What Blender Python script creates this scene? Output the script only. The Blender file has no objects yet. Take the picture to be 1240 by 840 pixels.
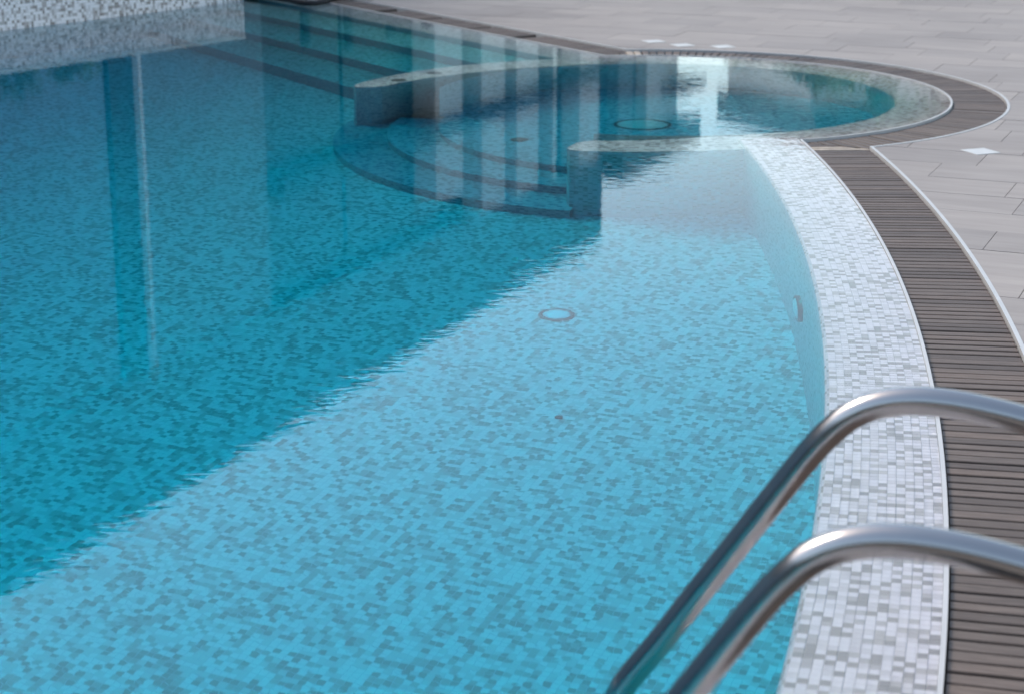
import bpy, bmesh, math, random
from mathutils import Vector, Matrix
from mathutils.geometry import tessellate_polygon, delaunay_2d_cdt
random.seed(7)
R = math.radians
scene = bpy.context.scene
col = scene.collection

# ------------------------------------------------------------------ camera
CAM_H = 1.45
cd = bpy.data.cameras.new('camera')
cam = bpy.data.objects.new('camera', cd); col.objects.link(cam)
cam.location = (0, 0, CAM_H)
cam.rotation_euler = (R(90 - 16.32), 0, 0)
cd.sensor_fit = 'HORIZONTAL'; cd.sensor_width = 36; cd.lens = 2290 / 1240 * 36
cd.clip_start = 0.05; cd.clip_end = 3000
cd.dof.use_dof = True; cd.dof.focus_distance = 5.4; cd.dof.aperture_fstop = 5.0
scene.camera = cam

# ------------------------------------------------------------------ sky, sun, exposure
SUN_AZ, SUN_EL = R(-58), R(48)          # azimuth from +Y towards +X
world = bpy.data.worlds.new('World'); scene.world = world; world.use_nodes = True
wn = world.node_tree; wn.nodes.clear()
wo = wn.nodes.new('ShaderNodeOutputWorld'); wb = wn.nodes.new('ShaderNodeBackground')
sky = wn.nodes.new('ShaderNodeTexSky'); sky.sky_type = 'NISHITA'; sky.sun_disc = False
sky.sun_elevation = SUN_EL; sky.sun_rotation = SUN_AZ
sky.air_density = 1.0; sky.dust_density = 0.8; sky.ozone_density = 1.0
hs = wn.nodes.new('ShaderNodeMixRGB'); hs.blend_type = 'MULTIPLY'; hs.inputs[0].default_value = 1; hs.inputs[2].default_value = (1.10, 1.0, .84, 1)   # camera white balance for shade
wn.links.new(sky.outputs[0], hs.inputs[1]); wn.links.new(hs.outputs[0], wb.inputs[0])
wb.inputs[1].default_value = 0.15
wn.links.new(wb.outputs[0], wo.inputs[0])
sl = bpy.data.lights.new('sun', 'SUN'); sl.energy = 1.3; sl.angle = R(14); sl.color = (1, .94, .84)
sun = bpy.data.objects.new('sun', sl); col.objects.link(sun)
sd = Vector((math.sin(SUN_AZ) * math.cos(SUN_EL), math.cos(SUN_AZ) * math.cos(SUN_EL), math.sin(SUN_EL)))
sun.rotation_euler = sd.to_track_quat('Z', 'Y').to_euler(); sun.location = sd * 30
vs = scene.view_settings
vs.view_transform = 'Standard'; vs.look = 'None'; vs.gamma = 1; vs.use_curve_mapping = False
vs.exposure = 1.10
cy = scene.cycles
cy.use_denoising = True
cy.max_bounces = 12; cy.diffuse_bounces = 4; cy.glossy_bounces = 6; cy.transmission_bounces = 10
cy.caustics_refractive = True; cy.caustics_reflective = True
cy.sample_clamp_indirect = 8; cy.blur_glossy = 0.3

# ------------------------------------------------------------------ node helpers and materials
def newmat(name):
    m = bpy.data.materials.new(name); m.use_nodes = True
    nt = m.node_tree; b = nt.nodes['Principled BSDF']
    return m, nt, b
def N(nt, t, **kw):
    n = nt.nodes.new(t)
    for k, v in kw.items():
        if hasattr(n, k): setattr(n, k, v)
        else: n.inputs[k].default_value = v
    return n
def ramp(nt, stops, mode='LINEAR'):
    n = nt.nodes.new('ShaderNodeValToRGB'); cr = n.color_ramp; cr.interpolation = mode
    while len(cr.elements) < len(stops): cr.elements.new(0.5)
    for e, (p, c) in zip(cr.elements, stops):
        e.position = p; e.color = (*c, 1)
    return n
def math_(nt, op, a, b=None):
    n = nt.nodes.new('ShaderNodeMath'); n.operation = op
    for i, v in enumerate((a, b)):
        if v is None: continue
        if isinstance(v, (int, float)): n.inputs[i].default_value = v
        else: nt.links.new(v, n.inputs[i])
    return n.outputs[0]
def simple(name, c, rough=.6, spec=.5, metal=0, var=.12, scale=6, bump=0):
    m, nt, b = newmat(name)
    tc = N(nt, 'ShaderNodeTexCoord'); nz = N(nt, 'ShaderNodeTexNoise', Scale=scale, Detail=4)
    nt.links.new(tc.outputs['Object'], nz.inputs['Vector'])
    lo = tuple(v * (1 - var) for v in c); hi = tuple(min(1, v * (1 + var)) for v in c)
    rp = ramp(nt, [(.3, lo), (.7, hi)]); nt.links.new(nz.outputs['Fac'], rp.inputs[0])
    nt.links.new(rp.outputs[0], b.inputs['Base Color'])
    b.inputs['Roughness'].default_value = rough; b.inputs['Specular IOR Level'].default_value = spec
    b.inputs['Metallic'].default_value = metal
    if bump:
        bp = N(nt, 'ShaderNodeBump', Distance=bump); nt.links.new(nz.outputs['Fac'], bp.inputs['Height'])
        nt.links.new(bp.outputs[0], b.inputs['Normal'])
    return m

TILE = 0.0205
def mosaic(name, cols, grout, cell=TILE, cluster=.24, rough=.3):
    """square glass mosaic in UV metres: one flat colour per cell, recessed grout"""
    m, nt, b = newmat(name); L = nt.links.new
    uv = N(nt, 'ShaderNodeUVMap'); 
    sc = N(nt, 'ShaderNodeVectorMath', operation='SCALE'); sc.inputs['Scale'].default_value = 1 / cell
    L(uv.outputs[0], sc.inputs[0])
    fl = N(nt, 'ShaderNodeVectorMath', operation='FLOOR'); L(sc.outputs[0], fl.inputs[0])
    fr = N(nt, 'ShaderNodeVectorMath', operation='FRACTION'); L(sc.outputs[0], fr.inputs[0])
    wn_ = N(nt, 'ShaderNodeTexWhiteNoise', noise_dimensions='2D'); L(fl.outputs[0], wn_.inputs['Vector'])
    nz = N(nt, 'ShaderNodeTexNoise', noise_dimensions='2D', Scale=.45, Detail=1); L(fl.outputs[0], nz.inputs['Vector'])
    a = math_(nt, 'SUBTRACT', nz.outputs['Fac'], .5); a = math_(nt, 'MULTIPLY', a, cluster * 3)
    v = math_(nt, 'ADD', wn_.outputs['Value'], a)
    rp = ramp(nt, cols, 'CONSTANT'); L(v, rp.inputs[0])
    sx = N(nt, 'ShaderNodeSeparateXYZ'); L(fr.outputs[0], sx.inputs[0])
    dx = math_(nt, 'ABSOLUTE', math_(nt, 'SUBTRACT', sx.outputs[0], .5)); dy = math_(nt, 'ABSOLUTE', math_(nt, 'SUBTRACT', sx.outputs[1], .5))
    g = math_(nt, 'GREATER_THAN', math_(nt, 'MAXIMUM', dx, dy), .455)
    mx = N(nt, 'ShaderNodeMixRGB'); L(g, mx.inputs[0]); L(rp.outputs[0], mx.inputs[1]); mx.inputs[2].default_value = (*grout, 1)
    L(mx.outputs[0], b.inputs['Base Color'])
    b.inputs['Roughness'].default_value = rough
    return m
W_, L_, M_, G_ = (.745, .705, .725), (.645, .605, .615), (.49, .455, .445), (.37, .335, .32)
M_floor = mosaic('mosaic_floor', [(0, (.80, .80, .79)), (.40, (.67, .67, .65)), (.62, (.50, .49, .46)), (.82, (.37, .36, .33))], (.6, .61, .62))
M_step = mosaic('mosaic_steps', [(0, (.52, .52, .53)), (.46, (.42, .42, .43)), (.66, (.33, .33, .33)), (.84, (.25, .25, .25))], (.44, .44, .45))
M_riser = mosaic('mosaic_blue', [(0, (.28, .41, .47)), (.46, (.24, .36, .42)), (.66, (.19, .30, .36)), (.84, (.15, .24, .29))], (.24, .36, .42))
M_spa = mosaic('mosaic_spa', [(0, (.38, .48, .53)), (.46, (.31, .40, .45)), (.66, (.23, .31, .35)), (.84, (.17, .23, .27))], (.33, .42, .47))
M_wallm = mosaic('mosaic_pool_wall', [(0, W_), (.55, L_), (.75, M_), (.9, G_)], (.6, .6, .62), cluster=.2)
M_raised = mosaic('mosaic_raised_wall', [(0, (.84, .78, .82)), (.45, (.66, .60, .63)), (.66, (.43, .37, .38)), (.84, (.27, .22, .22))], (.5, .48, .48), cell=.0195, cluster=.12, rough=.25)
M_ledge = mosaic('mosaic_ledge', [(0, (.62, .57, .565)), (.42, (.52, .47, .46)), (.64, (.40, .35, .34)), (.84, (.28, .24, .23))], (.52, .48, .47), cluster=.2)
M_tiles = [simple('tile_' + n, c, rough=.28, var=.05, scale=40) for n, c in zip(('white', 'pale_grey', 'warm_grey', 'grey'), (W_, L_, M_, G_))]
M_grout = simple('grout', (.70, .695, .71), rough=.9, var=.08, scale=30)
M_trim = simple('white_trim', (.50, .49, .49), rough=.35, var=.06, scale=8)
M_conc = simple('gutter_concrete', (.08, .075, .07), rough=.95, var=.3, scale=12)
M_dark = simple('dark_metal', (.022, .022, .026), rough=.7, spec=.2, var=.2)
M_glass = simple('dark_glazing', (.025, .03, .035), rough=.45, spec=.2, var=.3, scale=1)
M_fac_l = simple('facade_light', (.16, .19, .21), rough=.85, var=.08, scale=1.5)
M_fac_m = simple('facade_grey', (.115, .118, .13), rough=.85, var=.1, scale=1.5)
M_fac_w = simple('facade_white', (.60, .60, .60), rough=.8, var=.05, scale=1.5)
M_fac_b = simple('facade_blue_grey', (.14, .22, .30), rough=.85, var=.08, scale=1.5)
M_brown = simple('brown_fascia', (.055, .042, .036), rough=.6, var=.2, scale=3)
M_terra = simple('terracotta', (.36, .11, .07), rough=.8, var=.25, scale=3)
M_bark = simple('bark', (.09, .065, .045), rough=.95, var=.3, scale=10)
M_cap = simple('stone_cap', (.62, .61, .60), rough=.6, var=.1, scale=8)
M_cover = simple('brown_cover', (.06, .045, .04), rough=.5, var=.2, scale=30)
M_plate = simple('drain_plate', (.48, .49, .49), rough=.5, var=.1)
M_lens = simple('lamp_lens', (.92, .93, .93), rough=.12, spec=.7, var=.05)
M_ring = simple('lamp_ring', (.09, .09, .10), rough=.3, var=.1)

def leafmat(name, c):
    m, nt, b = newmat(name)
    nz = N(nt, 'ShaderNodeTexNoise', Scale=1.4, Detail=3); tc = N(nt, 'ShaderNodeTexCoord')
    nt.links.new(tc.outputs['Object'], nz.inputs['Vector'])
    rp = ramp(nt, [(.3, tuple(v * .55 for v in c)), (.7, tuple(v * 1.35 for v in c))]); nt.links.new(nz.outputs['Fac'], rp.inputs[0])
    nt.links.new(rp.outputs[0], b.inputs['Base Color']); b.inputs['Roughness'].default_value = .55
    return m
M_leaf = [leafmat('leaf_deep', (.085, .135, .04)), leafmat('leaf_bright', (.13, .185, .055))]

def steelmat():
    m, nt, b = newmat('brushed_steel'); L = nt.links.new
    tc = N(nt, 'ShaderNodeTexCoord'); mp = N(nt, 'ShaderNodeMapping'); mp.inputs['Scale'].default_value = (60, 60, 60)
    L(tc.outputs['Object'], mp.inputs[0])
    nz = N(nt, 'ShaderNodeTexNoise', Scale=.35, Detail=6, Roughness=.7); L(mp.outputs[0], nz.inputs['Vector'])
    rp = ramp(nt, [(.3, (.10, .10, .10)), (.7, (.22, .22, .22))]); L(nz.outputs['Fac'], rp.inputs[0])
    L(rp.outputs[0], b.inputs['Roughness'])
    b.inputs['Metallic'].default_value = 1; b.inputs['Base Color'].default_value = (.52, .485, .465, 1)
    return m
M_steel = steelmat()

def woodmat():
    m, nt, b = newmat('weathered_slat'); L = nt.links.new
    oi = N(nt, 'ShaderNodeObjectInfo'); uv = N(nt, 'ShaderNodeUVMap')
    mp = N(nt, 'ShaderNodeMapping'); mp.inputs['Scale'].default_value = (10, 130, 1); L(uv.outputs[0], mp.inputs[0])
    of = N(nt, 'ShaderNodeVectorMath', operation='ADD'); L(mp.outputs[0], of.inputs[0])
    sc = math_(nt, 'MULTIPLY', oi.outputs['Random'], 57.0); cx = N(nt, 'ShaderNodeCombineXYZ'); L(sc, cx.inputs[0]); L(sc, cx.inputs[1]); L(cx.outputs[0], of.inputs[1])
    nz = N(nt, 'ShaderNodeTexNoise', Scale=1.0, Detail=6, Roughness=.65); L(of.outputs[0], nz.inputs['Vector'])
    r1 = ramp(nt, [(.25, (.072, .052, .042)), (.5, (.120, .089, .074)), (.75, (.178, .138, .116))]); L(nz.outputs['Fac'], r1.inputs[0])
    r2 = ramp(nt, [(0, (.72, .70, .70)), (.5, (1, 1, 1)), (.9, (1.1, 1.08, 1.07)), (1, (1.22, 1.17, 1.12))]); L(oi.outputs['Random'], r2.inputs[0])
    mx = N(nt, 'ShaderNodeMixRGB', blend_type='MULTIPLY'); mx.inputs[0].default_value = 1; L(r1.outputs[0], mx.inputs[1]); L(r2.outputs[0], mx.inputs[2])
    L(mx.outputs[0], b.inputs['Base Color']); b.inputs['Roughness'].default_value = .6
    bp = N(nt, 'ShaderNodeBump', Distance=.0015, Strength=.6); L(nz.outputs['Fac'], bp.inputs['Height']); L(bp.outputs[0], b.inputs['Normal'])
    return m
M_wood = woodmat()
M_woodtan = simple('pale_slat', (.40, .33, .27), rough=.7, var=.25, scale=25)

GRID = R(23)                                   # the paving and the building share this azimuth
GV = Vector((math.sin(GRID), math.cos(GRID))); GU = Vector((GV.y, -GV.x))
def deckmat(pieces):
    m, nt, b = newmat('paving_stone' if pieces else 'paving_far'); L = nt.links.new
    ge = N(nt, 'ShaderNodeNewGeometry'); mp = N(nt, 'ShaderNodeMapping'); mp.inputs['Rotation'].default_value = (0, 0, GRID); L(ge.outputs['Position'], mp.inputs[0])
    m2 = N(nt, 'ShaderNodeMapping'); m2.inputs['Scale'].default_value = (2.2, 14, 1); L(mp.outputs[0], m2.inputs[0])
    nz = N(nt, 'ShaderNodeTexNoise', Scale=1, Detail=6, Roughness=.6); L(m2.outputs[0], nz.inputs['Vector'])
    bl = N(nt, 'ShaderNodeTexNoise', Scale=.9, Detail=4); L(mp.outputs[0], bl.inputs['Vector'])
    r1 = ramp(nt, [(.25, (.268, .236, .220)), (.75, (.360, .320, .298))]); L(nz.outputs['Fac'], r1.inputs[0])
    r2 = ramp(nt, [(.25, (.84, .83, .83)), (.5, (1, 1, 1)), (.75, (1.07, 1.065, 1.06))]); L(bl.outputs['Fac'], r2.inputs[0])
    mx = N(nt, 'ShaderNodeMixRGB', blend_type='MULTIPLY'); mx.inputs[0].default_value = 1; L(r1.outputs[0], mx.inputs[1]); L(r2.outputs[0], mx.inputs[2])
    out = mx.outputs[0]
    if pieces:
        oi = N(nt, 'ShaderNodeObjectInfo'); r3 = ramp(nt, [(0, (.90, .90, .905)), (1, (1.07, 1.06, 1.05))]); L(oi.outputs['Random'], r3.inputs[0])
        m3 = N(nt, 'ShaderNodeMixRGB', blend_type='MULTIPLY'); m3.inputs[0].default_value = 1; L(out, m3.inputs[1]); L(r3.outputs[0], m3.inputs[2]); out = m3.outputs[0]
    L(out, b.inputs['Base Color']); b.inputs['Roughness'].default_value = .62
    bp = N(nt, 'ShaderNodeBump', Distance=.002, Strength=.4); L(nz.outputs['Fac'], bp.inputs['Height']); L(bp.outputs[0], b.inputs['Normal'])
    return m
M_deck, M_deckfar = deckmat(True), deckmat(False)
M_inlay = simple('white_inlay', (.56, .555, .55), rough=.4, var=.05, scale=20)
M_joint = simple('dark_joint', (.22, .20, .185), rough=.95, var=.2, scale=20)

def watermat():
    m = bpy.data.materials.new('pool_water'); m.use_nodes = True; nt = m.node_tree; nt.nodes.clear(); L = nt.links.new
    o = N(nt, 'ShaderNodeOutputMaterial'); g = N(nt, 'ShaderNodeBsdfGlass', Roughness=0.0, IOR=1.333)
    g.inputs['Color'].default_value = (1, 1, 1, 1)
    ge = N(nt, 'ShaderNodeNewGeometry')
    # wind ripples: crests roughly across the view, finer ones on top
    m1 = N(nt, 'ShaderNodeMapping'); m1.inputs['Rotation'].default_value = (0, 0, R(12)); m1.inputs['Scale'].default_value = (13, 27, 1); L(ge.outputs['Position'], m1.inputs[0])
    n1 = N(nt, 'ShaderNodeTexNoise', Scale=1.0, Detail=1, Roughness=.4, Distortion=1.1); L(m1.outputs[0], n1.inputs['Vector'])
    m2 = N(nt, 'ShaderNodeMapping'); m2.inputs['Rotation'].default_value = (0, 0, R(-20)); m2.inputs['Scale'].default_value = (5, 8, 1); L(ge.outputs['Position'], m2.inputs[0])
    n2 = N(nt, 'ShaderNodeTexNoise', Scale=1.0, Detail=2); L(m2.outputs[0], n2.inputs['Vector'])
    n3 = N(nt, 'ShaderNodeTexNoise', Scale=.8, Detail=1); L(ge.outputs['Position'], n3.inputs['Vector'])
    amp = math_(nt, 'MULTIPLY', math_(nt, 'POWER', n3.outputs['Fac'], 1.5), 3.4)
    h = math_(nt, 'ADD', math_(nt, 'MULTIPLY', math_(nt, 'SUBTRACT', n1.outputs['Fac'], .5), amp), math_(nt, 'MULTIPLY', n2.outputs['Fac'], 1.6))
    bp = N(nt, 'ShaderNodeBump', Distance=.00014, Strength=1.0); L(h, bp.inputs['Height'])
    L(bp.outputs[0], g.inputs['Normal']); L(g.outputs[0], o.inputs['Surface'])
    va = N(nt, 'ShaderNodeVolumeAbsorption'); va.inputs['Color'].default_value = (.0, .936, .9725, 1); va.inputs['Density'].default_value = 2.7
    L(va.outputs[0], o.inputs['Volume'])
    return m
M_water = watermat()

# ------------------------------------------------------------------ mesh helpers
class MB:
    def __init__(s): s.v = []; s.f = []; s.uv = []; s.mi = []
    def face(s, pts, uv=None, mi=0):
        i = len(s.v); s.v += [tuple(p) for p in pts]; s.f.append(tuple(range(i, i + len(pts))))
        s.uv.append(uv or [(p[0], p[1]) for p in pts]); s.mi.append(mi)
    def prism(s, poly, z0, z1, mi=0, bottom=True):
        n = len(poly)
        s.face([(x, y, z1) for x, y in poly], mi=mi)
        if bottom: s.face([(x, y, z0) for x, y in reversed(poly)], mi=mi)
        a = 0
        for i in range(n):
            (x0, y0), (x1, y1) = poly[i], poly[(i + 1) % n]; l = math.hypot(x1 - x0, y1 - y0)
            s.face([(x0, y0, z0), (x1, y1, z0), (x1, y1, z1), (x0, y0, z1)], [(a, z0), (a + l, z0), (a + l, z1), (a, z1)], mi); a += l
    def box(s, o, ax, ay, az, mi=0):
        """box from corner o along three Vectors"""
        o = Vector(o); P = lambda i, j, k: o + ax * i + ay * j + az * k
        for q in (((0,0,0),(0,1,0),(1,1,0),(1,0,0)), ((0,0,1),(1,0,1),(1,1,1),(0,1,1)), ((0,0,0),(1,0,0),(1,0,1),(0,0,1)),
                  ((1,0,0),(1,1,0),(1,1,1),(1,0,1)), ((1,1,0),(0,1,0),(0,1,1),(1,1,1)), ((0,1,0),(0,0,0),(0,0,1),(0,1,1))):
            s.face([P(*c) for c in q], mi=mi)
    def lathe(s, prof, n=24, c=(0, 0, 0), mi=0, close=True):
        base = len(s.v)
        for r, z in prof:
            for k in range(n):
                a = 2 * math.pi * k / n; s.v.append((c[0] + r * math.cos(a), c[1] + r * math.sin(a), c[2] + z))
        for j in range(len(prof) - 1):
            for k in range(n):
                f = (base + j*n + k, base + j*n + (k+1) % n, base + (j+1)*n + (k+1) % n, base + (j+1)*n + k)
                s.f.append(f); s.uv.append([(0, 0)] * 4); s.mi.append(mi)
        if close:
            s.f.append(tuple(base + (len(prof) - 1) * n + k for k in range(n))); s.uv.append([(0, 0)] * n); s.mi.append(mi)
    def tube(s, path, r, n=20, mi=0):
        base = len(s.v); m = len(path); path = [Vector(p) for p in path]; up = None
        for i in range(m):
            t = (path[min(i+1, m-1)] - path[max(i-1, 0)]).normalized()
            if up is None:
                up = t.orthogonal().normalized()
            up = (up - t * up.dot(t)).normalized(); w = t.cross(up)
            rr = r[i] if isinstance(r, (list, tuple)) else r
            for k in range(n):
                a = 2 * math.pi * k / n; s.v.append(tuple(path[i] + (up * math.cos(a) + w * math.sin(a)) * rr))
        for i in range(m - 1):
            for k in range(n):
                s.f.append((base + i*n + k, base + i*n + (k+1) % n, base + (i+1)*n + (k+1) % n, base + (i+1)*n + k)); s.uv.append([(0, 0)] * 4); s.mi.append(mi)
        s.f.append(tuple(base + k for k in reversed(range(n)))); s.uv.append([(0, 0)] * n); s.mi.append(mi)
        s.f.append(tuple(base + (m-1)*n + k for k in range(n))); s.uv.append([(0, 0)] * n); s.mi.append(mi)
    def build(s, name, mats, parent=None, smooth=False, weld=False):
        me = bpy.data.meshes.new(name); me.from_pydata(s.v, [], s.f); me.update()
        for m in (mats if isinstance(mats, (list, tuple)) else [mats]): me.materials.append(m)
        me.polygons.foreach_set('material_index', s.mi)
        ul = me.uv_layers.new(name='UVMap'); flat = [c for u in s.uv for q in u for c in q]; ul.data.foreach_set('uv', flat)
        if weld:
            bm = bmesh.new(); bm.from_mesh(me); bmesh.ops.remove_doubles(bm, verts=bm.verts, dist=1e-5); bm.to_mesh(me); bm.free()
        if smooth: me.polygons.foreach_set('use_smooth', [True] * len(me.polygons))
        o = bpy.data.objects.new(name, me); col.objects.link(o)
        if parent: o.parent = parent
        return o
def tag(o, label, cat, group=None):
    o['label'] = label; o['category'] = cat
    if group: o['group'] = group
    return o
def thing(name, label, cat, loc=(0, 0, 0), group=None):
    o = bpy.data.objects.new(name, None); col.objects.link(o); o.location = loc; o.empty_display_size = .1
    return tag(o, label, cat, group)
def struct(o, kind='structure', label=None):
    o['kind'] = kind
    if label: o['label'] = label
    return o

# ------------------------------------------------------------------ the pool's outline: one path, offset by k (k = 0 is the water's edge)
PC, PR = Vector((-16.45, 7.3)), 17.722          # long curved side
SC, SR = Vector((.75, 9.48)), 1.42              # round spa basin
BN, B0 = Vector((.838, .545)), 6.38             # straight far side
BT = Vector((.545, -.838))
KOUT, KLIP = .278, -.265
WALL_END = Vector((-1.95, 13.88)); WD = Vector((.583, .812)); WP = Vector((-.812, .583))
Y0 = -3.0
def corner_main_spa(k):
    r1, r2 = PR + k, SR + k; d = (SC - PC).length; e = (SC - PC) / d
    a = (r1*r1 - r2*r2 + d*d) / (2*d); h = math.sqrt(r1*r1 - a*a); p = PC + e * a; q = Vector((e.y, -e.x))
    return p + q * h
def corner_spa_back(k):
    n = B0 + k - SC.dot(BN); return SC + BN * n - BT * math.sqrt((SR + k)**2 - n*n)
def main_angle(p): v = p - PC; return math.atan2(v.y, v.x)
def spa_angle(p): v = p - SC; return math.atan2(v.y, v.x)
def path_main(k, n=160):
    a0 = math.asin((Y0 - PC.y) / (PR + k)); a1 = main_angle(corner_main_spa(k))
    return [PC + Vector((math.cos(a), math.sin(a))) * (PR + k) for a in [a0 + (a1 - a0) * i / n for i in range(n + 1)]]
def path_spa(k, n=120):
    a0 = spa_angle(corner_main_spa(k)); a1 = spa_angle(corner_spa_back(k))
    return [SC + Vector((math.cos(a), math.sin(a))) * (SR + k) for a in [a0 + (a1 - a0) * i / n for i in range(n + 1)]]
BACK_LEN = 5.6
def path_back(k, n=4):
    p = corner_spa_back(k); q = corner_spa_back(0) - BT * BACK_LEN; q = q + BN * k
    return [p + (q - p) * i / n for i in range(n + 1)]
def outline(k):
    pts = path_main(k) + path_spa(k)[1:] + path_back(k)[1:]
    e = pts[-1]; w0 = WALL_END + WP * .32
    pts += [w0 + WD * 1.4, w0 - WD * 15, Vector((-12, Y0))]
    return pts
def fill(poly, z, hole=None, flip=False):
    loops = [[Vector((p.x, p.y, 0)) for p in poly]] + ([[Vector((p.x, p.y, 0)) for p in hole]] if hole else [])
    flat = [p for l in loops for p in l]
    return flat, tessellate_polygon(loops)
def inside(p, poly):
    c = False; j = len(poly) - 1
    for i in range(len(poly)):
        a, b = poly[i], poly[j]
        if (a.y > p[1]) != (b.y > p[1]) and p[0] < (b.x - a.x) * (p[1] - a.y) / (b.y - a.y) + a.x: c = not c
        j = i
    return c
OUT = outline(KOUT)

# ------------------------------------------------------------------ ground and paving
DEPTH = -1.25
big = [Vector((-400, -400)), Vector((400, -400)), Vector((400, 900)), Vector((-400, 900))]
flat, tris = fill(big, 0, OUT)
mb = MB()
for t in tris:
    q = [flat[i] for i in t]
    if (q[1] - q[0]).cross(q[2] - q[0]).z < 0: q.reverse()
    mb.face([(p.x, p.y, -.007) for p in q])
deck = struct(mb.build('paved_deck', M_joint))
deck.data.materials[0] = M_joint
# the paving far outside the picture, from where single slabs can no longer be told apart
TL, TW = .48, .296
tiles = []
for j in range(-2, 62):
    v0 = j * TW
    off = -1.36 + .137 * (j - 25) + (.21 if j % 5 == 3 else 0)
    for i in range(-14, 22):
        u0 = off + (i % 1000) * TL if False else off + i * TL
        u0 = ((off % TL) + i * TL)
        c = GU * (u0 + TL/2) + GV * (v0 + TW/2)
        if c.y < 2.2 or c.y > 24 or c.x < -6 or c.x > 9: continue
        tiles.append((c, u0, v0))
# how large each slab shows: in frame first, nearest first
def score(c):
    zf = c.y * math.cos(R(16.32)) + CAM_H * math.sin(R(16.32)); x = 2290 * c.x / zf
    yu = c.y * math.sin(R(16.32)) - CAM_H * math.cos(R(16.32)); y = -2290 * yu / zf
    ex = max(0, abs(x) - 620) / 620 + max(0, abs(y) - 420) / 420
    return ex * 40 + c.length
near_out = [p for p in OUT]
def tile_mesh(u0, v0, g=.0014):
    quad = [GU * (u0 + g) + GV * (v0 + g), GU * (u0 + TL - g) + GV * (v0 + g), GU * (u0 + TL - g) + GV * (v0 + TW - g), GU * (u0 + g) + GV * (v0 + TW - g)]
    c = sum(quad, Vector((0, 0))) / 4
    cuts = any(inside(q, OUT) for q in quad) or min((p - c).length for p in near_out) < .34
    if not cuts: return [quad], quad
    # cut the slab along the outer trim
    vs_ = [q.copy() for q in quad]; es = [(0, 1), (1, 2), (2, 3), (3, 0)]
    K = len(OUT)
    for i in range(K):
        a, b = OUT[i], OUT[(i + 1) % K]
        if min((a - c).length, (b - c).length, ((a + b) / 2 - c).length) < .7 or ((b - a).length > 1 and True and (abs((b - a).cross(c - a)) / (b - a).length < .4)):
            m = len(vs_); vs_ += [a.copy(), b.copy()]; es.append((m, m + 1))
    ov, oe, of, *_ = delaunay_2d_cdt(vs_, es, [], 0, 1e-5)
    out = []
    for f in of:
        q = [ov[i] for i in f]; m = sum(q, Vector((0, 0))) / len(q)
        ru, rv = m.dot(GU), m.dot(GV)
        if u0 + g < ru < u0 + TL - g and v0 + g < rv < v0 + TW - g and not inside(m, OUT): out.append(q)
    return out, None
placed = []
for c, u0, v0 in sorted(tiles, key=lambda t: score(t[0])):
    if inside(c, OUT) and all(inside(c + GU * a * TL * .5 + GV * b * TW * .5, OUT) for a in (-1, 1) for b in (-1, 1)): continue
    placed.append((c, u0, v0))
far = MB(); nt_ = 0
for c, u0, v0 in placed:
    polys, whole = tile_mesh(u0, v0)
    if not polys: continue
    m_ = MB() if nt_ < 290 else far
    top = random.uniform(-.0005, .0008)
    edges = {}
    for q in polys:
        if len(q) == 3 and (q[1] - q[0]).cross(q[2] - q[0]) < 0: q = q[::-1]
        m_.face([(p.x, p.y, top) for p in q])
        for i in range(len(q)):
            a, b = q[i], q[(i + 1) % len(q)]; ka = (round(a.x, 4), round(a.y, 4)); kb = (round(b.x, 4), round(b.y, 4))
            if (kb, ka) in edges: del edges[(kb, ka)]
            else: edges[(ka, kb)] = 1
    for a, b in edges: m_.face([(*a, top), (*a, -.02), (*b, -.02), (*b, top)])
    if m_ is not far: m_.build('paving_slab', M_deck, deck)
    nt_ += 1
if far.f:
    struct(far.build('paving_slabs', M_deckfar, deck), 'stuff')
# white diamond inlays let into the corners of the slabs
for x, y, s in ((1.972, 7.873, .118), (.86, 11.55, .115), (1.02, 11.37, .115), (1.255, 11.30, .115)):
    m_ = MB(); c = Vector((x, y)); a1 = (GU + GV).normalized() * s / 2; a2 = (GV - GU).normalized() * s / 2
    m_.prism([(p.x, p.y) for p in (c - a1 - a2, c + a1 - a2, c + a1 + a2, c - a1 + a2)], -.015, .0022)
    m_.build('inlay_tile', M_inlay, deck)

# ------------------------------------------------------------------ pool basin
mb = MB()
fl = [(-14, Y0 - 1), (3.0, Y0 - 1), (3.0, 19), (-14, 19)]
mb.face([(x, y, DEPTH) for x, y in fl], [(Vector(p).dot(GU), Vector(p).dot(GV)) for p in fl])
struct(mb.build('pool_floor', M_floor))

def ribbon(mb, pa, pb, za, zb, va, vb, mi=0):
    """quad strip between two matching polylines, UV in metres along / across"""
    l = 0
    for i in range(len(pa) - 1):
        d = (pa[i + 1] - pa[i]).length
        mb.face([(pa[i].x, pa[i].y, za), (pb[i].x, pb[i].y, zb), (pb[i+1].x, pb[i+1].y, zb), (pa[i+1].x, pa[i+1].y, za)],
                [(l, va), (l, vb), (l + d, vb), (l + d, va)], mi); l += d
def arc(c, r, a0, a1, n):
    return [c + Vector((math.cos(a), math.sin(a))) * r for a in [a0 + (a1 - a0) * i / n for i in range(n + 1)]]
# long curved wall with a rounded lip
LIPR = PR + KLIP
aS = math.asin((Y0 - PC.y) / PR); aE = math.asin((8.2 - PC.y) / LIPR)
mb = MB()
A = lambda r: arc(PC, r, aS, aE, 150)
prof = [(LIPR, DEPTH), (LIPR, -.042), (LIPR + .003, -.025), (LIPR + .012, -.0152)]
v = 0
for (r0, z0), (r1, z1) in zip(prof, prof[1:]):
    d = math.hypot(r1 - r0, z1 - z0); ribbon(mb, A(r0), A(r1), z0, z1, v, v + d); v += d
struct(mb.build('pool_wall', M_wallm, smooth=True, weld=False))

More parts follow.
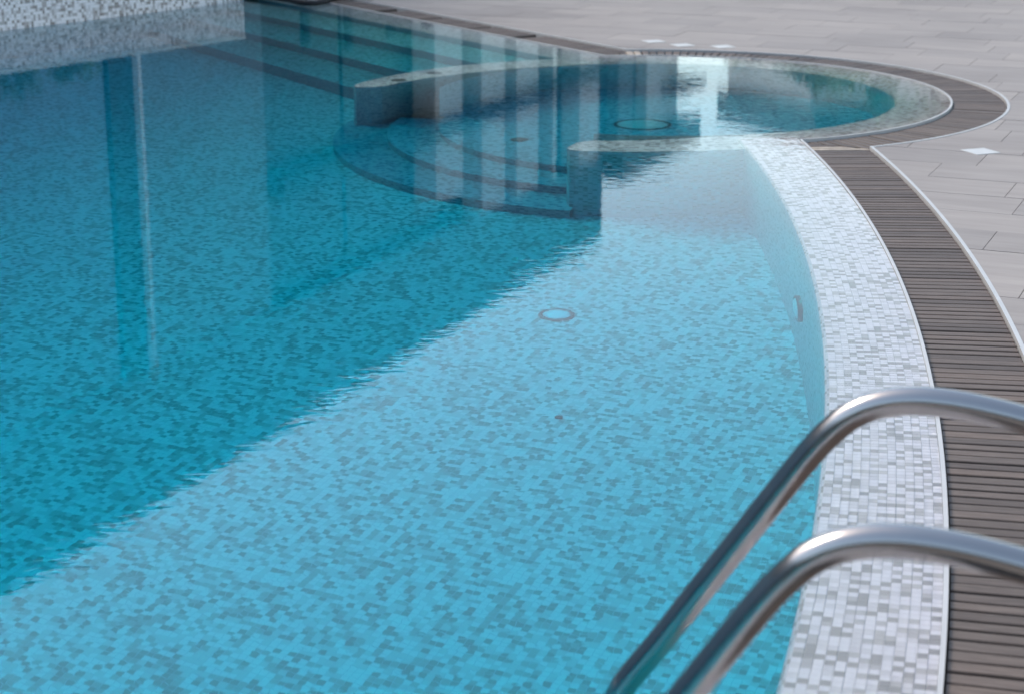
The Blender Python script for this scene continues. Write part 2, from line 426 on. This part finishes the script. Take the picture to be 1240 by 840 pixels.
# sloping mosaic rim between lip and trim: grout bed, single tiles near the camera, a field beyond
RIM0, RIM1 = LIPR + .012, PR + .0
def rim_z(r): t = (r - RIM0) / (RIM1 - RIM0); return -.013 + .010 * t
mb = MB(); aE2 = main_angle(corner_main_spa(0)) + .004
ribbon(mb, arc(PC, RIM0, aS, aE2, 150), arc(PC, RIM1, aS, aE2, 150), rim_z(RIM0) - .0022, rim_z(RIM1) - .0022, 0, .25)
rim = struct(mb.build('pool_rim', M_grout))
NC = 13; cw = (RIM1 - RIM0) / NC; rowstep = TILE; th = aS
slope = math.atan2(.010, RIM1 - RIM0)
tile_me = []
for k in range(4):
    m_ = MB(); g = .0002; hx, hy = cw / 2 - g, rowstep / 2 - g; b_ = .0003
    lo = [(-hx, -hy), (hx, -hy), (hx, hy), (-hx, hy)]; up = [(-hx + b_, -hy + b_), (hx - b_, -hy + b_), (hx - b_, hy - b_), (-hx + b_, hy - b_)]
    m_.face([(x, y, .0016) for x, y in up])
    for i in range(4):
        j = (i + 1) % 4; m_.face([(*lo[i], -.002), (*lo[j], -.002), (*up[j], .0016), (*up[i], .0016)])
    o = m_.build('mosaic_tile', M_tiles[k]); tile_me.append(o.data); bpy.data.objects.remove(o)
field = MB(); rr = random.Random(3)
cells = []
nrow = int((aE2 - aS) * PR / rowstep)
cl = {}
for j in range(nrow):
    a = aS + (j + .5) * rowstep / PR
    for i in range(NC):
        r = RIM0 + (i + .5) * cw
        u = rr.random()
        up_ = cl.get((j - 1, i), 3); pw = .34 if up_ == 0 else .56
        k = 0 if u < pw else 1 if u < pw + .22 else 2 if u < pw + .22 + (.78 - pw) * .48 else 3
        cl[(j, i)] = k
        cells.append((a, r, k))
def tmat(a, r):
    p = PC + Vector((math.cos(a), math.sin(a))) * r
    j = rr.gauss(0, .004); j2 = rr.gauss(0, .004)
    return Matrix.Translation((p.x, p.y, rim_z(r))) @ Matrix.Rotation(a, 4, 'Z') @ Matrix.Rotation(-slope + j, 4, 'Y') @ Matrix.Rotation(j2, 4, 'X')
vis = [c for c in cells if PC.y + math.sin(c[0]) * c[1] > 2.88]
vis.sort(key=lambda c: c[0]); single = set(id(c) for c in vis[:300])
for c in cells:
    a, r, k = c
    if PC.y + math.sin(a) * r < -1: continue
    M = tmat(a, r)
    if id(c) in single:
        o = bpy.data.objects.new('mosaic_tile', tile_me[k]); col.objects.link(o); o.parent = rim; o.matrix_local = M
    else:
        me = tile_me[k]; vv = [M @ v.co for v in me.vertices]
        for p in me.polygons: field.face([vv[i] for i in p.vertices], mi=k)
struct(field.build('mosaic_field', M_tiles, rim), 'stuff')

# far straight side: ledge, four steps down
mb = MB()
p0 = SC - BT * 1.24; base_n = p0.dot(BN)
def backline(n, t0, t1, m=6): 
    return [p0 + BN * (n - base_n) - BT * (t0 + (t1 - t0) * i / m) for i in range(m + 1)]
prof = [(6.38, -.004), (6.128, -.05), (6.115, -.062), (6.115, -.30), (5.78, -.30), (5.78, -.60), (5.42, -.60), (5.42, -.90), (5.05, -.90), (5.05, DEPTH)]
v = 0
for (n0, z0), (n1, z1) in zip(prof, prof[1:]):
    d = math.hypot(n1 - n0, z1 - z0); t0 = -.12 if z0 > -.05 else 0
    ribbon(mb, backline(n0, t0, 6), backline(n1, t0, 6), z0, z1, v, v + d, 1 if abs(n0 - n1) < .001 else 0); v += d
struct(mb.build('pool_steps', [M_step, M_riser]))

# round spa: ledge, basin, the two submerged arms, curved steps
aI = spa_angle(corner_main_spa(0)); aB = spa_angle(corner_spa_back(0))
TIP, GAP = R(167), R(250.5)
rin, rarm = SR + KLIP, 1.45
mb = MB()
ribbon(mb, arc(SC, rin + .012, aI - .1, aB + .1, 90), arc(SC, SR, aI - .1, aB + .1, 90), -.054, -.004, 0, .25)
ribbon(mb, arc(SC, rin, aI - .1, aB + .1, 90), arc(SC, rin + .012, aI - .1, aB + .1, 90), -.066, -.054, -.02, 0)
side = MB()
def arm_r(t, left):      # the two submerged arms flare outwards towards their tips
    return (rin + .31 * t ** 2.2, 1.42 + .20 * t ** 1.5) if left else (rin + .20 * t ** 1.8, 1.45 + .15 * t)
for a0, a1, left in ((aB - .05, TIP + .05, True), (aI + .05, GAP - 2 * math.pi, False)):
    n = 44; A0, A1, A2 = [], [], []
    for i in range(n + 1):
        t = i / n; a = a0 + (a1 - a0) * t; e = Vector((math.cos(a), math.sin(a))); q0, q1 = arm_r(t, left)
        k = 1 - (max(0, t - .965) / .035) ** 2 * .5; m = (q0 + q1) / 2      # rounded tip
        q0, q1 = m - (m - q0) * k, m + (q1 - m) * k
        A0.append(SC + e * q0); A1.append(SC + e * (q0 + .01)); A2.append(SC + e * q1)
    ribbon(mb, A0, A1, -.066, -.0565, 0, .015); ribbon(mb, A1, A2, -.0565, -.0565, 0, .26)
    ribbon(side, A2, A2, -.0565, DEPTH, .5, 1.7, 0 if left else 1); ribbon(side, A0, A0, DEPTH, -.066, .5, 1.7, 0 if left else 1)
    p, q = A0[-1], A2[-1]
    side.face([(p.x, p.y, DEPTH), (q.x, q.y, DEPTH), (q.x, q.y, -.0565), (p.x, p.y, -.066)], [(0, 0), (.3, 0), (.3, 1.2), (0, 1.2)])
struct(side.build('spa_arm_side', [M_spa, M_wallm]))
struct(mb.build('spa_ledge', M_ledge))
mb = MB()
sp = arc(SC, rin, TIP - 2 * math.pi, GAP - 2 * math.pi, 10)
ribbon(mb, arc(SC, rin, GAP - 2 * math.pi, TIP, 120), arc(SC, rin, GAP - 2 * math.pi, TIP, 120), -.86, -.066, 0, .80)
struct(mb.build('spa_wall', M_wallm, smooth=True))
mb = MB()
cells_ = arc(SC, 1.16, GAP - 2 * math.pi, TIP, 80) + arc(SC, 1.12, TIP, GAP, 40)
mb.face([(p.x, p.y, -.86) for p in cells_], [(p.dot(GU), p.dot(GV)) for p in cells_])
struct(mb.build('spa_floor', M_spa))
mb = MB(); s0, s1 = TIP - .03, GAP + .03
for r0, r1, z0, z1 in ((1.06, 1.12, -.862, -.99), (1.12, 1.38, -.99, -1.12), (1.38, 1.65, -1.12, DEPTH)):
    a, b = arc(SC, r0, s0, s1, 40), arc(SC, r1, s0, s1, 40)
    ribbon(mb, a, b, z0, z0, 0, r1 - r0); ribbon(mb, b, b, z0, z1, 0, z0 - z1, 1)
    for an in (s0, s1):
        e = Vector((math.cos(an), math.sin(an))); p, q = SC + e * r0, SC + e * r1
        mb.face([(p.x, p.y, DEPTH), (q.x, q.y, DEPTH), (q.x, q.y, z0), (p.x, p.y, z0)], [(0, 0), (.2, 0), (.2, .5), (0, .5)])
struct(mb.build('spa_steps', [M_spa, M_spa]))

# raised mosaic wall on the left with a stone cap
mb = MB(); th_ = .30; Lw = 15; hw = .245
o = WALL_END - WD * Lw
def wpt(l, t): p = o + WD * l + WP * t; return p
for (l0, t0), (l1, t1) in (((0, 0), (Lw, 0)), ((Lw, 0), (Lw, th_)), ((Lw, th_), (0, th_)), ((0, th_), (0, 0))):
    a, b = wpt(l0, t0), wpt(l1, t1); d = (b - a).length
    mb.face([(a.x, a.y, DEPTH), (b.x, b.y, DEPTH), (b.x, b.y, hw), (a.x, a.y, hw)], [(0, 0), (d, 0), (d, hw - DEPTH), (0, hw - DEPTH)])
rw = thing('raised_wall', 'raised wall of white and brown speckled mosaic along the left of the pool', 'wall', (wpt(7, .1).x, wpt(7, .1).y, 0))
bpy.context.view_layer.update()
w_ = mb.build('wall_face', M_raised); w_.parent = rw; w_.matrix_parent_inverse = rw.matrix_world.inverted()
for i in range(25):
    m_ = MB(); l0, l1 = i * .6 + .002, (i + 1) * .6 - .002
    m_.prism([tuple(wpt(l, t)) for l, t in ((l0, -.012), (l1, -.012), (l1, th_ + .012), (l0, th_ + .012))], hw, hw + .025)
    q = m_.build('cap_stone', M_cap); q.parent = rw; q.matrix_parent_inverse = rw.matrix_world.inverted()

# ------------------------------------------------------------------ water: one closed body, rippled by its material
EDGE = outline(.006)
mb = MB(); flat, tris = fill(EDGE, 0)
for t in tris:
    q = [flat[i] for i in t]
    if (q[1] - q[0]).cross(q[2] - q[0]).z < 0: q.reverse()
    mb.face([(p.x, p.y, 0) for p in q]); mb.face([(p.x, p.y, DEPTH - .03) for p in reversed(q)])
for i in range(len(EDGE)):
    a, b = EDGE[i], EDGE[(i + 1) % len(EDGE)]
    mb.face([(a.x, a.y, DEPTH - .03), (b.x, b.y, DEPTH - .03), (b.x, b.y, 0), (a.x, a.y, 0)])
struct(mb.build('water', M_water, weld=True))

# ------------------------------------------------------------------ overflow gutter with slatted grates
mb = MB()
for f in (path_main, path_spa, path_back):
    a, b = f(0), f(KOUT); ribbon(mb, a, b, -.13, -.13, 0, .278)
struct(mb.build('overflow_gutter', M_conc))
ZG = -.009
def trim(name, f, k0, k1, ztop, parent):
    mb = MB(); a, b = f(k0), f(k1)
    ribbon(mb, a, b, ztop, ztop, 0, .015); ribbon(mb, a, a, -.14, ztop, 0, .14); ribbon(mb, b, b, ztop, -.14, 0, .14)
    return mb.build(name, M_trim, parent)
def clip(poly, p, n):
    out = []
    for i in range(len(poly)):
        a, b = poly[i], poly[(i + 1) % len(poly)]; da, db = (a - p).dot(n), (b - p).dot(n)
        if da >= 0: out.append(a)
        if (da >= 0) != (db >= 0): out.append(a + (b - a) * (da / (da - db)))
    return out
I0, O0 = corner_main_spa(0), corner_main_spa(KOUT); I1, O1 = corner_spa_back(0), corner_spa_back(KOUT)
def mitre(i, o, ref):
    d = (o - i).normalized(); n = Vector((-d.y, d.x)); return i, (n if (ref - i).dot(n) > 0 else -n)
def slat(poly, parent, mat, uvdir, clips):
    for p, n in clips: poly = clip(poly, p + n * .004, n)
    if len(poly) < 3: return
    area = abs(sum(poly[i].cross(poly[(i + 1) % len(poly)]) for i in range(len(poly)))) / 2
    if area < 2e-4: return
    m_ = MB(); z1 = ZG + random.gauss(0, .0006); z0 = z1 - .022
    if sum(poly[i].cross(poly[(i + 1) % len(poly)]) for i in range(len(poly))) < 0: poly = poly[::-1]
    c = sum(poly, Vector((0, 0))) / len(poly); up = [c + (p - c) * .985 for p in poly]
    n_ = Vector((-uvdir.y, uvdir.x)); uv = lambda p: (p.dot(uvdir), p.dot(n_))
    # chamfered top edges
    ch = [c + (p - c) - ((p - c).dot(n_) * n_).normalized() * .0016 if (p - c).length > .004 else p for p in poly]
    m_.face([(p.x, p.y, z1) for p in ch], [uv(p) for p in ch])
    for i in range(len(poly)):
        j = (i + 1) % len(poly); a, b = poly[i], poly[j]
        m_.face([(a.x, a.y, z1 - .002), (b.x, b.y, z1 - .002), (ch[j].x, ch[j].y, z1), (ch[i].x, ch[i].y, z1)], [uv(a), uv(b), uv(ch[j]), uv(ch[i])])
        m_.face([(a.x, a.y, z0), (b.x, b.y, z0), (b.x, b.y, z1 - .002), (a.x, a.y, z1 - .002)], [uv(a), uv(b), uv(b), uv(a)])
    m_.build('slat', mat, parent)
PITCH = .044
g0, g1 = .0145, KOUT - .0155
def wobble(): return random.gauss(0, .0010)
# along the curved side
gm = thing('drain_grate', 'grey-brown slatted overflow grate curving along the right side of the pool', 'drain grate', (1.2, 5.6, 0))
gs = thing('drain_grate', 'grey-brown slatted overflow grate ringing the round spa basin', 'drain grate', (SC.x + 1.55, SC.y, 0))
gb = thing('drain_grate', 'grey-brown slatted overflow grate along the straight far edge of the pool', 'drain grate', (-.2, 12.2, 0))
groots = (gm, gs, gb)
for g in groots: g.location = (0, 0, 0)
trim('inner_trim', path_main, 0, .010, .004, gm); trim('outer_trim', path_main, KOUT - .011, KOUT + .002, .003, gm)
trim('inner_trim', path_spa, 0, .010, .004, gs); trim('outer_trim', path_spa, KOUT - .011, KOUT + .002, .003, gs)
trim('inner_trim', path_back, 0, .010, .004, gb); trim('outer_trim', path_back, KOUT - .011, KOUT + .002, .003, gb)
mid = PR + KOUT / 2
a = math.asin((2.0 - PC.y) / mid); a1 = main_angle(O0) + .022
nsl = 0
cm = [mitre(I0, O0, Vector((1.3, 6)))]
cs0 = mitre(I0, O0, Vector((2.5, 9)))
while a < a1:
    w = PITCH - random.uniform(.0055, .0110); da = w / mid / 2
    e0, e1 = a - da + wobble() / mid, a + da + wobble() / mid
    q = [PC + Vector((math.cos(t), math.sin(t))) * (PR + r) for t, r in ((e0, g0), (e0, g1), (e1, g1), (e1, g0))]
    tan = a > main_angle(O0) - .006
    slat(q, gm, M_woodtan if tan and random.random() < .6 else M_wood, Vector((math.cos(a), math.sin(a))), cm)
    nsl += 1; a += (PITCH + (.006 if nsl % 23 == 0 else 0)) / mid
# round the spa
cs1 = mitre(I1, O1, SC + Vector((1.6, 1)))
midr = SR + KOUT / 2; aa0 = spa_angle(I0) - .16; aa1 = spa_angle(I1) + .12; a = aa0
while a < aa1:
    w = PITCH - random.uniform(.0055, .0110)
    def ring(s): return [SC + Vector((math.cos(a), math.sin(a))) * (SR + r) + Vector((-math.sin(a), math.cos(a))) * s * (w / 2) * (SR + r) / midr for r in (g0, g1)]
    l, h = ring(-1), ring(1)
    cl_ = []
    if a < spa_angle(I0) + .3: cl_.append(cs0)
    if a > spa_angle(I1) - .3: cl_.append(cs1)
    near = a < spa_angle(I0) + .05 or a > spa_angle(O1) - .05
    slat([l[0], l[1], h[1], h[0]], gs, M_woodtan if near and random.random() < .5 else M_wood, Vector((math.cos(a), math.sin(a))), cl_)
    nsl += 1; a += (PITCH + (.006 if nsl % 23 == 0 else 0)) / midr
# along the far side
cb = [mitre(I1, O1, Vector((-2, 14)))]
t = -.3; L0 = corner_spa_back(0); miss = {31, 32, 44, 58, 70, 71, 72}
i = 0
while t < BACK_LEN - .3:
    w = PITCH - random.uniform(.0055, .0110); i += 1
    p = L0 - BT * t
    if i not in miss:
        slat([p + BN * g0, p + BN * g1, p + BN * g1 - BT * w, p + BN * g0 - BT * w], gb, M_wood, BN, cb)
    t += PITCH
for g, loc in zip(groots, ((1.2, 5.6, 0), (SC.x + 1.55, SC.y, 0), (-.2, 12.2, 0))):
    g.location = loc
    for c in g.children: c.location = -Vector(loc)

# ------------------------------------------------------------------ ladder rails
RN, RQ = Vector((.249, .968)).normalized(), Vector((.968, -.249)).normalized()
profile = [(-.535, -.95), (-.535, -.5), (-.535, -.1), (-.534, -.02), (-.528, .035), (-.515, .075), (-.495, .108), (-.454, .166), (-.40, .249), (-.33, .355), (-.29, .416), (-.255, .469), (-.228, .508), (-.205, .536), (-.178, .562), (-.146, .580), (-.112, .590), (-.075, .594), (-.035, .593), (.01, .588), (.07, .577), (.16, .556), (.28, .524), (.40, .487), (.46, .462), (.51, .425), (.545, .375), (.56, .31), (.562, .2), (.562, .01)]
def smoothpath(pts, n=4):
    out = []
    for i in range(len(pts) - 1):
        p0_, p1_, p2_, p3_ = (Vector(pts[max(0, min(len(pts) - 1, i + d))]) for d in (-1, 0, 1, 2))
        for k in range(n):
            t = k / n; out.append(.5 * (2*p1_ + (p2_ - p0_)*t + (2*p0_ - 5*p1_ + 4*p2_ - p3_)*t*t + (3*p1_ - p0_ - 3*p2_ + p3_)*t*t*t))
    out.append(Vector(pts[-1])); return out
SP = smoothpath(profile)
lad = thing('pool_ladder', 'brushed steel pool ladder with two bent handrails reaching into the water', 'ladder')
for nk in (2.709, 2.15):
    B = RN * nk
    mb = MB(); mb.tube([(*(B + RQ * p.x), p.y) for p in SP], .0215, 28)
    h_ = mb.build('handrail', M_steel, lad, smooth=True)
    mb = MB(); c = B + RQ * .562; mb.lathe([(.045, .0), (.045, .008), (.036, .016), (.024, .02)], 28, (c.x, c.y, .001)); mb.build('anchor_flange', M_steel, h_, smooth=False)
for z in (-.30, -.55, -.80):
    mb = MB(); a = RN * 2.15 + RQ * -.535; 
    mb.box((*(a + RQ * -.035), z), Vector((RN.x, RN.y, 0)) * .559, Vector((RQ.x, RQ.y, 0)) * .07, Vector((0, 0, .025)))
    mb.build('ladder_tread', M_steel, lad)
lad_loc = Vector((*(RN * 2.43 + RQ * .5), 0)); lad.location = lad_loc
for c in lad.children: c.location = -lad_loc

# ------------------------------------------------------------------ fittings under water
def lamp(loc, normal, r, label, cat, dome=.28):
    t = thing('pool_light', label, cat, loc); t.rotation_euler = Vector(normal).to_track_quat('Z', 'Y').to_euler()
    mb = MB(); mb.lathe([(r, -.01), (r, .010), (r * .93, .017), (r * .80, .015), (r * .8, .004)], 36, close=False); mb.build('ring', M_ring, t, smooth=True)
    mb = MB(); mb.lathe([(r * .8 * math.cos(q), .006 + r * dome * math.sin(q)) for q in [R(x) for x in range(0, 89, 8)]], 36); mb.build('lens', M_lens, t, smooth=True)
    return t
lamp((.161, 6.584, DEPTH), (0, 0, 1), .066, 'round domed lamp set in the middle of the pool floor', 'pool light')
aw = main_angle(Vector((.975, 6.12))); pw = PC + Vector((math.cos(aw), math.sin(aw))) * LIPR
lamp((pw.x, pw.y, -.74), (-math.cos(aw), -math.sin(aw), 0), .108, 'round lamp set in the curved side wall under water', 'pool light', .2)
def disc(name, loc, r, mat, label, cat, ring=None, z=.008):
    t = thing(name, label, cat, loc)
    mb = MB(); mb.lathe([(r, -.004), (r, z), (r * .9, z + .003)], 32); mb.build('cover', mat, t)
    if ring:
        mb = MB(); mb.lathe([(r * 1.14, -.003), (r * 1.14, z + .004), (r * 1.02, z + .008), (r * 1.02, -.003)], 36, close=False); mb.build('ring', ring, t)
    return t
disc('floor_drain', (.66, 9.49, -.86), .128, M_plate, 'wide round drain cover with dark ring in the spa basin floor', 'drain', M_ring)
disc('water_inlet', (.036, 9.10, -.86), .045, M_cover, 'small brown round inlet cover at the spa basin opening', 'inlet cover')
disc('water_inlet', (-.60, 10.00, -.0565), .042, M_cover, 'brown round cover at the tip of the submerged spa arm', 'inlet cover', z=.006)
disc('water_inlet', (-.42, 10.26, -.0565), .042, M_cover, 'brown round cover on the submerged spa arm, farther from its tip', 'inlet cover', z=.006)
disc('floor_inlet', (.147, 5.613, DEPTH), .013, M_cover, 'tiny dark round inlet in the near pool floor', 'inlet cover')

# ------------------------------------------------------------------ the building mirrored in the water
FD = GV.copy(); FD = Vector((.39, .92)).normalized(); FP = Vector((1.6, 33.4)); FN = Vector((FD.y, -FD.x))
def fbox(mb, s0, s1, q0, q1, z0, z1):
    """along the facade s, out of it q, up z"""
    a = FP + FD * s0 + FN * q0
    mb.box((a.x, a.y, z0), Vector((FD.x, FD.y, 0)) * (s1 - s0), Vector((FN.x, FN.y, 0)) * (q1 - q0), Vector((0, 0, z1 - z0)))
def fpart(name, mat, parent, *a):
    mb = MB(); fbox(mb, *a); return mb.build(name, mat, parent)
bld = thing('hotel_building', 'long two-storey grey building with a flat roof, mirrored dark in the pool', 'building')
fpart('wall', M_fac_m, bld, -54, -.004, -9, -.35, -.006, 6.0)
fpart('roof_slab', M_fac_m, bld, -54.1, .0, -9, .02, 4.72, 6.3)
fpart('floor_band', M_dark, bld, -11.6, -.1, -.33, .16, 3.05, 3.32)
fpart('wall_panel', M_fac_b, bld, -54, -14.9, -.34, -.05, .0, 4.70)
fpart('corner_post', M_dark, bld, -14.87, -14.44, -.3, .0, .0, 4.70)
fpart('wall_panel', M_fac_l, bld, -14.30, -11.62, -.34, -.06, .0, 4.70)
fpart('downpipe', M_fac_w, bld, -14.42, -14.36, -.02, .06, .0, 4.71)
x = -11.5
for s0, s1 in ((-11.55, -9.4), (-9.3, -7.2), (-6.12, -5.52), (-4.6, -4.18), (-3.2, -2.63), (-2.42, -1.42), (-.42, -.06)):
    w_ = fpart('window', M_glass, bld, s0, s1, -.34, -.22, .3, 3.0)
    u_ = fpart('window', M_glass, bld, s0, s1, -.34, -.22, 3.3, 4.65)
    fpart('sill', M_fac_l, w_, s0 - .02, s1 + .02, -.22, -.16, .22, .298); fpart('sill', M_fac_l, u_, s0 - .02, s1 + .02, -.22, -.16, 3.26, 3.298)
for s0, s1, z in ((-7.13, -6.2, 4.25), (-5.5, -4.62, 4.715), (-4.15, -3.25, 4.715), (-2.6, -2.46, 4.715), (-1.38, -.45, 4.715)):
    fpart('pillar', M_fac_w if s1 - s0 > .5 else M_trim, bld, s0, s1, -.32, .10, 0, z)
# lower wing past the corner
wing = thing('building_wing', 'lower wing of the grey building with a brown overhanging roof edge', 'building')
fpart('wall', M_fac_m, wing, .0, 4.2, -9, -.34, -.006, 4.9)
fpart('fascia', M_brown, wing, .01, 4.6, -8, .4, 4.72, 5.24)
fpart('canopy', M_brown, wing, 3.2, 4.75, -2, .45, 3.98, 4.12)
for s0, s1, m in ((.78, 1.58, M_fac_l), (2.35, 4.22, M_fac_w)):
    fpart('pillar', m, wing, s0, s1, -.33, .02, 0, 4.715)
for s0, s1 in ((.05, .76), (1.6, 2.33)):
    fpart('window', M_glass, wing, s0, s1, -.335, -.2, .4, 4.6)
# house beyond the spa
def obox(mb, p, e1, e2, l0, l1, w0, w1, z0, z1):
    a = Vector(p) + e1 * l0 + e2 * w0
    mb.box((a.x, a.y, z0), Vector((e1.x, e1.y, 0)) * (l1 - l0), Vector((e2.x, e2.y, 0)) * (w1 - w0), Vector((0, 0, z1 - z0)))
e1 = Vector((.435, -.9)).normalized(); e2 = Vector((-e1.y, e1.x)); HA = (5.25, 45.9)
hs_ = thing('house', 'pale house with a thick dark flat roof edge behind green shrubs, mirrored in the spa', 'house')
mb = MB(); obox(mb, HA, e1, e2, 0, 3.5, 0, 8, -.006, 5.5); mb.build('wall', M_fac_w, hs_)
mb = MB(); obox(mb, HA, e1, e2, -.15, 4.0, -.2, 8.5, 5.5, 6.25); mb.build('roof', M_brown, hs_)
for l in (.5, 2.0):
    for z in (.9, 3.4):
        mb = MB(); obox(mb, HA, e1, e2, l, l + .9, -.04, .05, z, z + 1.3); w_ = mb.build('window', M_glass, hs_)
        mb = MB(); obox(mb, HA, e1, e2, l - .05, l + .95, -.09, -.042, z - .08, z - .005); mb.build('sill', M_fac_w, w_)
th2 = thing('house', 'far house with a red tiled pitched roof, a pink tint mirrored at the spa rim', 'house')
X0, X1, YH = 9.6, 14.5, 60.
mb = MB(); mb.box((X0, YH, -.006), Vector((X1 - X0, 0, 0)), Vector((0, 7, 0)), Vector((0, 0, 7.6))); mb.build('wall', M_fac_l, th2)
mb = MB(); E_, Rg = 7.6, 9.9
a, b, c, d, r0, r1 = (X0 - .4, YH - .5, E_), (X1 + .4, YH - .5, E_), (X1 + .4, YH + 7.5, E_), (X0 - .4, YH + 7.5, E_), (X0 + 1.2, YH + 3.5, Rg), (X1 - 1.2, YH + 3.5, Rg)
for f in ((a, b, r1, r0), (b, c, r1), (c, d, r0, r1), (d, a, r0), (d, c, b, a)): mb.face(f)
mb.build('roof', M_terra, th2)
for k in range(3):
    mb = MB(); mb.box((X0 + .6 + k * 1.5, YH - .05, 4.6), Vector((.8, 0, 0)), Vector((0, .1, 0)), Vector((0, 0, 1.4))); mb.build('window', M_glass, th2)

# ------------------------------------------------------------------ greenery and bollards beyond the frame, seen in reflection
def plant(name, label, cat, loc, h, rx, n, mat, group, trunk=.35, leaf=.09, seed=1):
    rg = random.Random(seed); t = thing(name, label, cat, loc, group)
    mb = MB(); zt = h * trunk
    mb.tube([(0, 0, -.02), (rg.uniform(-.04, .04), 0, zt * .6), (rg.uniform(-.06, .06), 0, zt + .2 * h), (0, 0, h * .8)], [.06 * h / 3 + .015, .05 * h / 3 + .012, .035 * h / 3 + .01, .006], 8)
    for _ in range(5):
        a = rg.uniform(0, 6.28); z = rg.uniform(zt, h * .7); d = Vector((math.cos(a), math.sin(a), .6)) * rx * rg.uniform(.4, .7)
        mb.tube([(0, 0, z), (d.x * .5, d.y * .5, z + d.z * .5), (d.x, d.y, z + d.z)], [.02 * h / 3 + .006, .014, .005], 6)
    mb.build('trunk', M_bark, t)
    mb = MB(); cl = []
    for _ in range(14):
        a = rg.uniform(0, 6.28); q = rg.uniform(0, .75); cl.append((Vector((math.cos(a) * rx * q, math.sin(a) * rx * q, zt + (h - zt) * rg.uniform(.12, .86))), rx * rg.uniform(.28, .5)))
    for _ in range(n):
        c, r = rg.choice(cl); p = c + Vector((rg.gauss(0, .5), rg.gauss(0, .5), rg.gauss(0, .5))) * r
        if p.z < .03: p.z = .03 + rg.random() * .1
        d = Vector((rg.gauss(0, 1), rg.gauss(0, 1), rg.gauss(0, .7))).normalized(); w = d.orthogonal().normalized(); s = leaf * rg.uniform(.6, 1.3)
        mb.face([p - d * s, p + w * s * .4, p + d * s, p - w * s * .4])
    mb.build('crown', mat, t)
    return t
HB = ('leftmost of the six', 'second of the six from the left', 'third of the six from the left', 'fourth of the six from the left', 'second of the six from the right', 'rightmost of the six')
for i, (x, y, h, r, m) in enumerate(((2.68, 21.2, 1.85, .42, 1), (3.12, 21.0, 1.75, .45, 0), (3.62, 20.9, 1.85, .45, 1), (4.1, 20.8, 2.1, .48, 0), (4.6, 20.6, 2.45, .5, 1), (5.15, 20.6, 2.55, .52, 0))):
    plant('hedge_bush', f'tall {"bright" if m else "dark"} green hedge bush mirrored in the spa, {HB[i]}', 'bush', (x, y, -.007), h, r, 3000, M_leaf[m], 'hedge bushes mirrored in the spa', .12, .075, 11 + i)
for i, (x, y, h) in enumerate(((-4.55, 15.0, .95), (-4.1, 15.2, 1.0), (-3.65, 15.5, .9))):
    plant('shrub', ('low dark shrub behind the raised wall, leftmost of three', 'low dark shrub behind the raised wall, middle of three', 'low dark shrub behind the raised wall, nearest its end')[i], 'shrub', (x, y, -.007), h, .34, 900, M_leaf[0], 'shrubs behind the raised wall', .1, .05, 51 + i)
names = ('leftmost', 'second from left', 'third from left', 'rightmost')
for i, (x, h) in enumerate(((-2.17, 1.12), (-1.72, 1.16), (-1.27, 1.04), (-.90, .94))):
    t = thing('bollard', f'dark slim bollard mirrored by the far pool steps, {names[i]} of four', 'bollard', (x, 20.0, -.007), 'bollards mirrored at the far edge')
    mb = MB(); mb.lathe([(.075, 0), (.075, .02), (.055, .03), (.055, h * .86), (.05, h * .87)], 20); mb.build('post', M_dark, t, smooth=False)
    mb = MB(); mb.lathe([(.06, h * .87), (.062, h * .9), (.062, h * .96), (.045, h)], 20); mb.build('cap', M_dark, t)

# timber pool bar behind the camera, added unseen to darken the steel rails
bar = thing('added_backdrop', 'long brown timber bar building added unseen behind the camera to darken the steel handrails', 'building', (-4, -13, -.007))
def bbox(name, m, x0, x1, y0, y1, z0, z1, p=bar):
    mb = MB(); mb.box((x0, y0, z0), Vector((x1 - x0, 0, 0)), Vector((0, y1 - y0, 0)), Vector((0, 0, z1 - z0))); return mb.build(name, m, p)
bbox('wall', M_brown, -14, 14, -5, 0, 0, 4.2); bbox('roof', M_fac_m, -14.5, 14.5, -5.4, .6, 4.2, 4.5)
for k in range(6):
    w_ = bbox('window', M_glass, -12 + k * 4, -10 + k * 4, .0, .05, 1.0, 3.0); bbox('sill', M_fac_l, -12.1 + k * 4, -9.9 + k * 4, .0, .12, .9, .995, w_)

# dark hose left over the far edge
hp = smoothpath([(-2.3, 14.62, .02), (-2.02, 14.25, .02), (-1.80, 13.98, .021), (-1.62, 13.76, .022), (-1.50, 13.58, .02), (-1.42, 13.53, .02), (-1.36, 13.60, .02), (-1.30, 13.78, .021), (-1.18, 14.0, .022), (-.9, 14.4, .02), (-.6, 14.6, .02)], 5)
mb = MB(); mb.tube([tuple(p) for p in hp], .018, 10)
tag(mb.build('garden_hose', M_dark, smooth=True), 'dark hose looping over the far edge of the pool at the top left', 'hose')
